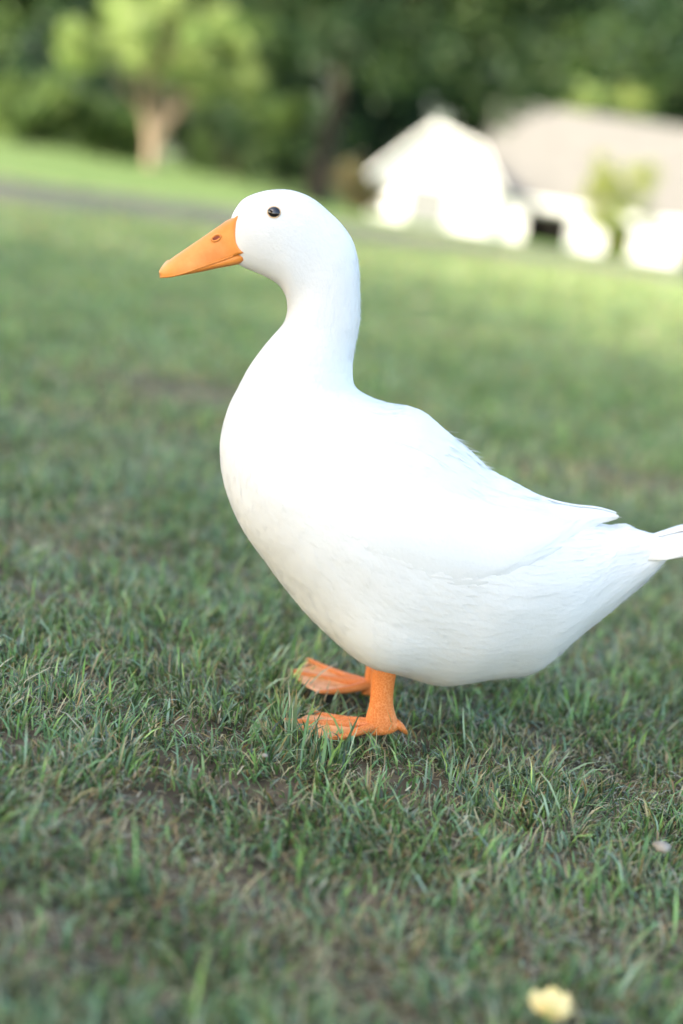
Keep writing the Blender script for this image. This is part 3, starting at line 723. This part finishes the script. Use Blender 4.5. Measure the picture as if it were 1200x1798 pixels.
# oak with dark trunk
cl_ = blob(-2.0, 49.5, 8.6, 7.2, 4.0, 5.0, 60, 1.0, 1.9, 21) + [(1.4, 47, 4.7, 1.3), (3.6, 47, 5.2, 1.5), (5.8, 46, 5.7, 1.4), (7.8, 46, 6.0, 1.4), (-.5, 46.5, 4.0, 1.1), (2.2, 47, 4.1, .8), (2.6, 47, 3.5, .7), (3.3, 47, 3.7, .75), (3.9, 47, 4.0, .8), (3.1, 46.5, 3.1, .5), (4.6, 46.5, 4.6, .9), (-5.0, 48, 4.2, 1.2), (-4.1, 49, 3.3, .9), (10.2, 46.5, 6.3, 1.3)]
cl_ += [(x_, 47.5 + .7 * math.sin(x_ * 3), 7.2 + 1.1 * math.sin(x_ * 1.9) + dz, 1.5) for x_ in np.arange(2, 14, 1.5) for dz in (0, 2.1)]
tree('broad_tree', (-2.5, 49.5, gz(-2.5, 49.5)), cl_, 42000, .28, DEEP + DEEP[1:] + MID[:1] + [(0.17, 0.20, 0.05)], .46, (-2.3, 49.5, 4.4), 22, 'broad dark green shade tree with thick dark trunk left of the barn', squash=(1, 1, .85), nl=22)  # last palette entry paints sun-struck sprigs into the leaf colour
# low trees and shrubs
def shrub(name, x, y, rx, rz, n, pal, seed, label, group=None, size=.2, lift=0.):
    z = gz(x, y); cl_ = blob(x, y, z + rz * .95 + lift, rx, rx * .8, rz, 16, rx * .22, rx * .42, seed)
    tree(name, (x, y, z), cl_, n, size, pal, .10, (x, y, z + rz * .5 + lift), seed, label, group, stems=3, spread=.25, cat='shrub', nl=8)
shrub('shrub', -12.3, 48.5, 1.5, 1.25, 4000, MID + BRIGHT[:1], 31, 'rounded mid green shrub at the far left lawn edge', 'shrubs along the lawn edge')
shrub('shrub', -9.9, 50.0, 1.9, 1.15, 5000, MID, 32, 'wide green shrub just left of the ornamental tree stems', 'shrubs along the lawn edge')
shrub('shrub', -6.0, 55.0, 1.7, 1.6, 4500, DEEP[2:] + MID[:1], 33, 'dark green shrub to the right behind the ornamental tree', 'shrubs along the lawn edge')
shrub('shrub', -4.4, 57.0, 1.4, 1.9, 4200, MID, 34, 'tall mottled shrub between ornamental tree and dark trunk', 'shrubs along the lawn edge')
shrub('shrub', -1.4, 62.0, 1.2, 1.1, 3000, [(0.12, 0.10, 0.05), (0.16, 0.13, 0.07), (0.08, 0.09, 0.03)], 35, 'brownish shrub beside the barn gable and dark trunk', 'shrubs along the lawn edge')
cl_ = blob(9.9, 66, 1.9, 1.9, 1.5, 1.9, 28, .35, .75, 41) + [(10.6, 66, -.4, .6), (10.3, 66, .2, .6), (11.6, 66, 1.0, .6)]
tree('young_tree', (10.6, 66, gz(10.6, 66)), cl_, 4200, .2, YEL, .07, (10.3, 66, .8), 42, 'sunlit yellow green young tree in front of the barn porch', nl=14, bark=M_PALEBARK)
cl_ = blob(11.5, 88, 6.9, 2.6, 3, 1.3, 20, .7, 1.1, 44)
tree('pale_tree', (12.5, 88, gz(12.5, 88)), cl_, 6500, .3, YEL + BRIGHT, .25, (12.5, 88, 4.5), 45, 'bright yellow green tree rising behind the barn roof')

# dark woodland behind, tree by tree
BG = [(-21.5, 79, 18), (-16.2, 82, 20), (-11.0, 79, 19), (-6.0, 83, 20), (-1.2, 88, 20), (3.8, 95, 21), (9.5, 99, 21), (15.5, 97, 22), (21.5, 96, 21), (-27, 80, 18),
      (-19, 92, 21), (-13, 95, 22), (-8, 95, 22), (-2, 100, 22), (6, 110, 24), (13, 110, 24), (20, 109, 24), (-25, 95, 21), (27, 104, 23), (-18.4, 73, 17)]
WHERE = ['at the left edge of the photo', 'above the left shrubs', 'directly behind the ornamental tree', 'between ornamental tree and the broad dark tree', 'behind the dark trunk', 'behind the barn gable', 'behind the left end of the barn roof', 'behind the right end of the barn roof', 'beyond the right edge of the barn roof', 'beyond the left edge of the photo'] + ['of the second row, %s from the left' % q for q in ('second', 'third', 'fourth', 'fifth', 'sixth', 'seventh', 'eighth', 'first', 'ninth')] + ['closing the gap left of the ornamental tree']
for i, (x, y, h) in enumerate(BG):
    z = gz(x, y); cl_ = blob(x, y, z + h * .5, 3.8, 3.2, h * .48, 56, 1.2, 2.2, 100 + i, shell=.4)
    tree('woodland_tree', (x, y, z), cl_, 11000, .52, DEEP + MID[:1 + i % 2], .4, (x, y, z + h * .5), 100 + i, 'tall dark evergreen woodland tree ' + WHERE[i], 'dark woodland trees behind the lawn', squash=(1, 1, .8))
# understorey hedge closes the view below the crowns
for i, (x, y) in enumerate([(-19, 60), (-15.2, 61), (-11.2, 61.5), (-7.4, 63), (-4.6, 73)]):
    z = gz(x, y); cl_ = blob(x, y, z + 2.0, 2.5, 1.6, 2.2, 26, .7, 1.2, 140 + i)
    tree('evergreen_bush', (x, y, z), cl_, 5200, .3, DEEP, .12, (x, y, z + 1), 140 + i, 'dark evergreen bush ' + ['at the left end of the row under the woodland', 'second from the left under the woodland', 'third from the left under the woodland', 'fourth from the left under the woodland', 'right end of the row under the woodland'][i], 'evergreen bushes under the woodland', cat='bush', stems=3, spread=.5)

# shade trees standing left of and behind the photographer: their shadow covers the near lawn
ST = [(-13, -16), (-13, -11), (-13, -6.6), (-13.5, -1.8), (-12.8, 2.6), (-14.5, 6.6)]
proto = None
for i, (x, y) in enumerate(ST):
    if proto is None:
        cl_ = blob(x, y, 8.0, 3.9, 3.9, 5.8, 60, 1.1, 2.0, 200)
        proto = tree('shade_tree', (x, y, 0), cl_, 22000, .34, DEEP[2:] + MID[:1], .35, (x, y, 6), 201, 'leafy shade tree left of the photographer, first of its row', 'shade trees left of the photographer'); cur = proto
    else:
        cur = proto.copy(); COL.objects.link(cur); cur.location = (x, y, 0); cur.rotation_euler = (0, 0, i * 1.3)
        cur['label'] = 'leafy shade tree left of the photographer, ' + ['', 'second', 'third', 'fourth, thin crowned,', 'fifth, thin crowned,', 'last'][i] + ' of its row'
        for ch in proto.children:
            c = ch.copy(); COL.objects.link(c); c.parent = cur
            if i >= 3 and ch.name.startswith('crown'):                  # thinner crowns: dappled light on the lawn further out
                v, f, c_ = crown([(a_ - ST[0][0], b_ - ST[0][1], d_, e_) for a_, b_, d_, e_ in cl_], (9000, 1300, 9000)[i - 3], .20, DEEP[2:] + MID[:1], 203 + i)
                tmp = mesh_obj('crown', v, f, M_LEAF, None, shade=False, cols=c_); c.data = tmp.data; bpy.data.objects.remove(tmp)

# ------------------------------------------------------------------ barn
M_WALLB = noise_col(mat('white_boards', rough=0.6), 1.5, (0.76, 0.75, 0.71), (0.82, 0.81, 0.78))
M_ROOFB = noise_col(mat('grey_shingle', rough=0.85), 1.2, (0.124, 0.117, 0.105), (0.15, 0.142, 0.129), bump=.3, bdist=.02)
M_TRIM = mat('white_trim', (0.80, 0.80, 0.78), 0.5)
M_DOORB = noise_col(mat('pale_grey_door', rough=0.6), 2, (0.20, 0.205, 0.20), (0.25, 0.25, 0.245))
M_SHADE = mat('porch_shade', (0.03, 0.028, 0.025), 0.9)  # near-black colour stands in for the shade inside the open porch
barn = empty('barn', (3.0, 72, -1.0)); tag(barn, 'white gabled barn with long grey shingled roof and open porch', 'barn')
ZB = -1.5; GXL, GXR, GYF = -1.0, 4.9, 70.0; GA = (1.45, 3.6); EL = .95
def prism(poly, y0, y1):
    n = len(poly); V = [(x, y0, z) for x, z in poly] + [(x, y1, z) for x, z in poly]
    return V, [tuple(range(n))[::-1], tuple(range(n, 2 * n))] + [(i, (i + 1) % n, n + (i + 1) % n, n + i) for i in range(n)]
v, f = prism([(GXL, ZB), (GXR, ZB), (GXR, EL + .2), (3.75, 2.9), (GA[0], GA[1] - .05), (GXL, EL)], GYF, 78); mesh_obj('gable_wall', v, f, M_WALLB, barn, shade=False)
for p0, p1 in ((GA, (GXL - .7, EL - .5)), (GA, (3.85, 2.98)), ((3.85, 2.98), (GXR + .25, EL + .1))):     # straight left slope, broken right slope
    sl = [p0, p1, (p1[0] + (.05 if p1[0] > p0[0] else -.05), p1[1] + .16), (p0[0], p0[1] + .2)]
    if p1[0] > p0[0]: sl = sl[::-1]
    v, f = prism(sl, GYF - .30, 78.2); mesh_obj('gable_roof', v, f, M_ROOFB, barn, shade=False)
    sl = [(x_, z_ + (-.06 if k_ in ((0, 1) if p1[0] < p0[0] else (2, 3)) else .03)) for k_, (x_, z_) in enumerate(sl)]
    v, f = prism(sl, GYF - .40, GYF - .31); mesh_obj('barge_board', v, f, M_TRIM, barn, shade=False)
dr = mesh_obj('door', *box(.75, 2.75, GYF - .04, GYF + .05, -.85, .95), M_DOORB, barn, shade=False)
for q in range(5): mesh_obj('door_board', *box(.79 + q * .39, .79 + q * .39 + .36, GYF - .07, GYF - .042, -.83, .92), M_DOORB, dr, shade=False)
for a_ in ((.63, .75, -.85, 1.09), (2.75, 2.87, -.85, 1.09), (.75, 2.75, .95, 1.09)): mesh_obj('door_frame', *box(a_[0], a_[1], GYF - .09, GYF + .02, a_[2], a_[3]), M_TRIM, dr, shade=False)
mesh_obj('side_wall', *box(GXR + .01, 6.55, GYF + .5, 77, ZB, .95), M_WALLB, barn, shade=False)
v, f = prism([(GXR + .02, .96), (7.1, .75), (7.1, .87), (GXR + .02, 1.12)], GYF + .3, 71.6); mesh_obj('lean_to_roof', v, f, M_ROOFB, barn, shade=False)
# long roof facing the camera
def roof(x0, x1): 
    V = [(x0, 71.6, 1.10), (x1, 71.6, 1.00), (x1, 76.2, 5.95), (x0, 76.2, 5.75), (x0, 81, 1.1), (x1, 81, 1.0)]
    V += [(a_, b_, c_ - .14) for a_, b_, c_ in V]
    return V, [(0, 1, 2, 3), (3, 2, 5, 4), (6, 9, 8, 7), (9, 10, 11, 8), (0, 6, 7, 1), (4, 5, 11, 10), (0, 3, 9, 6), (3, 4, 10, 9), (1, 7, 8, 2), (2, 8, 11, 5)]
mesh_obj('roof', *roof(4.4, 26), M_ROOFB, barn, shade=False)
mesh_obj('fascia', *box(4.9, 26, 71.50, 71.59, .72, 1.08), M_TRIM, barn, shade=False)
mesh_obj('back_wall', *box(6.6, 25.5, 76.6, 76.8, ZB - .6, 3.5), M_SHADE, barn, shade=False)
mesh_obj('end_wall', *box(25.2, 25.5, 72.2, 76.5, ZB - .6, 1.0), M_WALLB, barn, shade=False)
mesh_obj('porch_beam', *box(6.6, 25.1, 71.8, 72.05, .55, .85), M_TRIM, barn, shade=False)
for x0, x1, z0 in ((9.1, 10.5, -1.4), (12.3, 14.3, -1.6), (16.2, 18.2, -1.8), (20.4, 22.4, -1.9)):
    mesh_obj('porch_wall', *box(x0, x1, 71.85, 72.0, z0, .54), M_WALLB, barn, shade=False)
for x0 in (8.95, 10.52, 12.12, 14.32, 16.02, 18.22): mesh_obj('post', *box(x0, x0 + .14, 71.8, 72.04, -1.9, .545), M_TRIM, barn, shade=False)
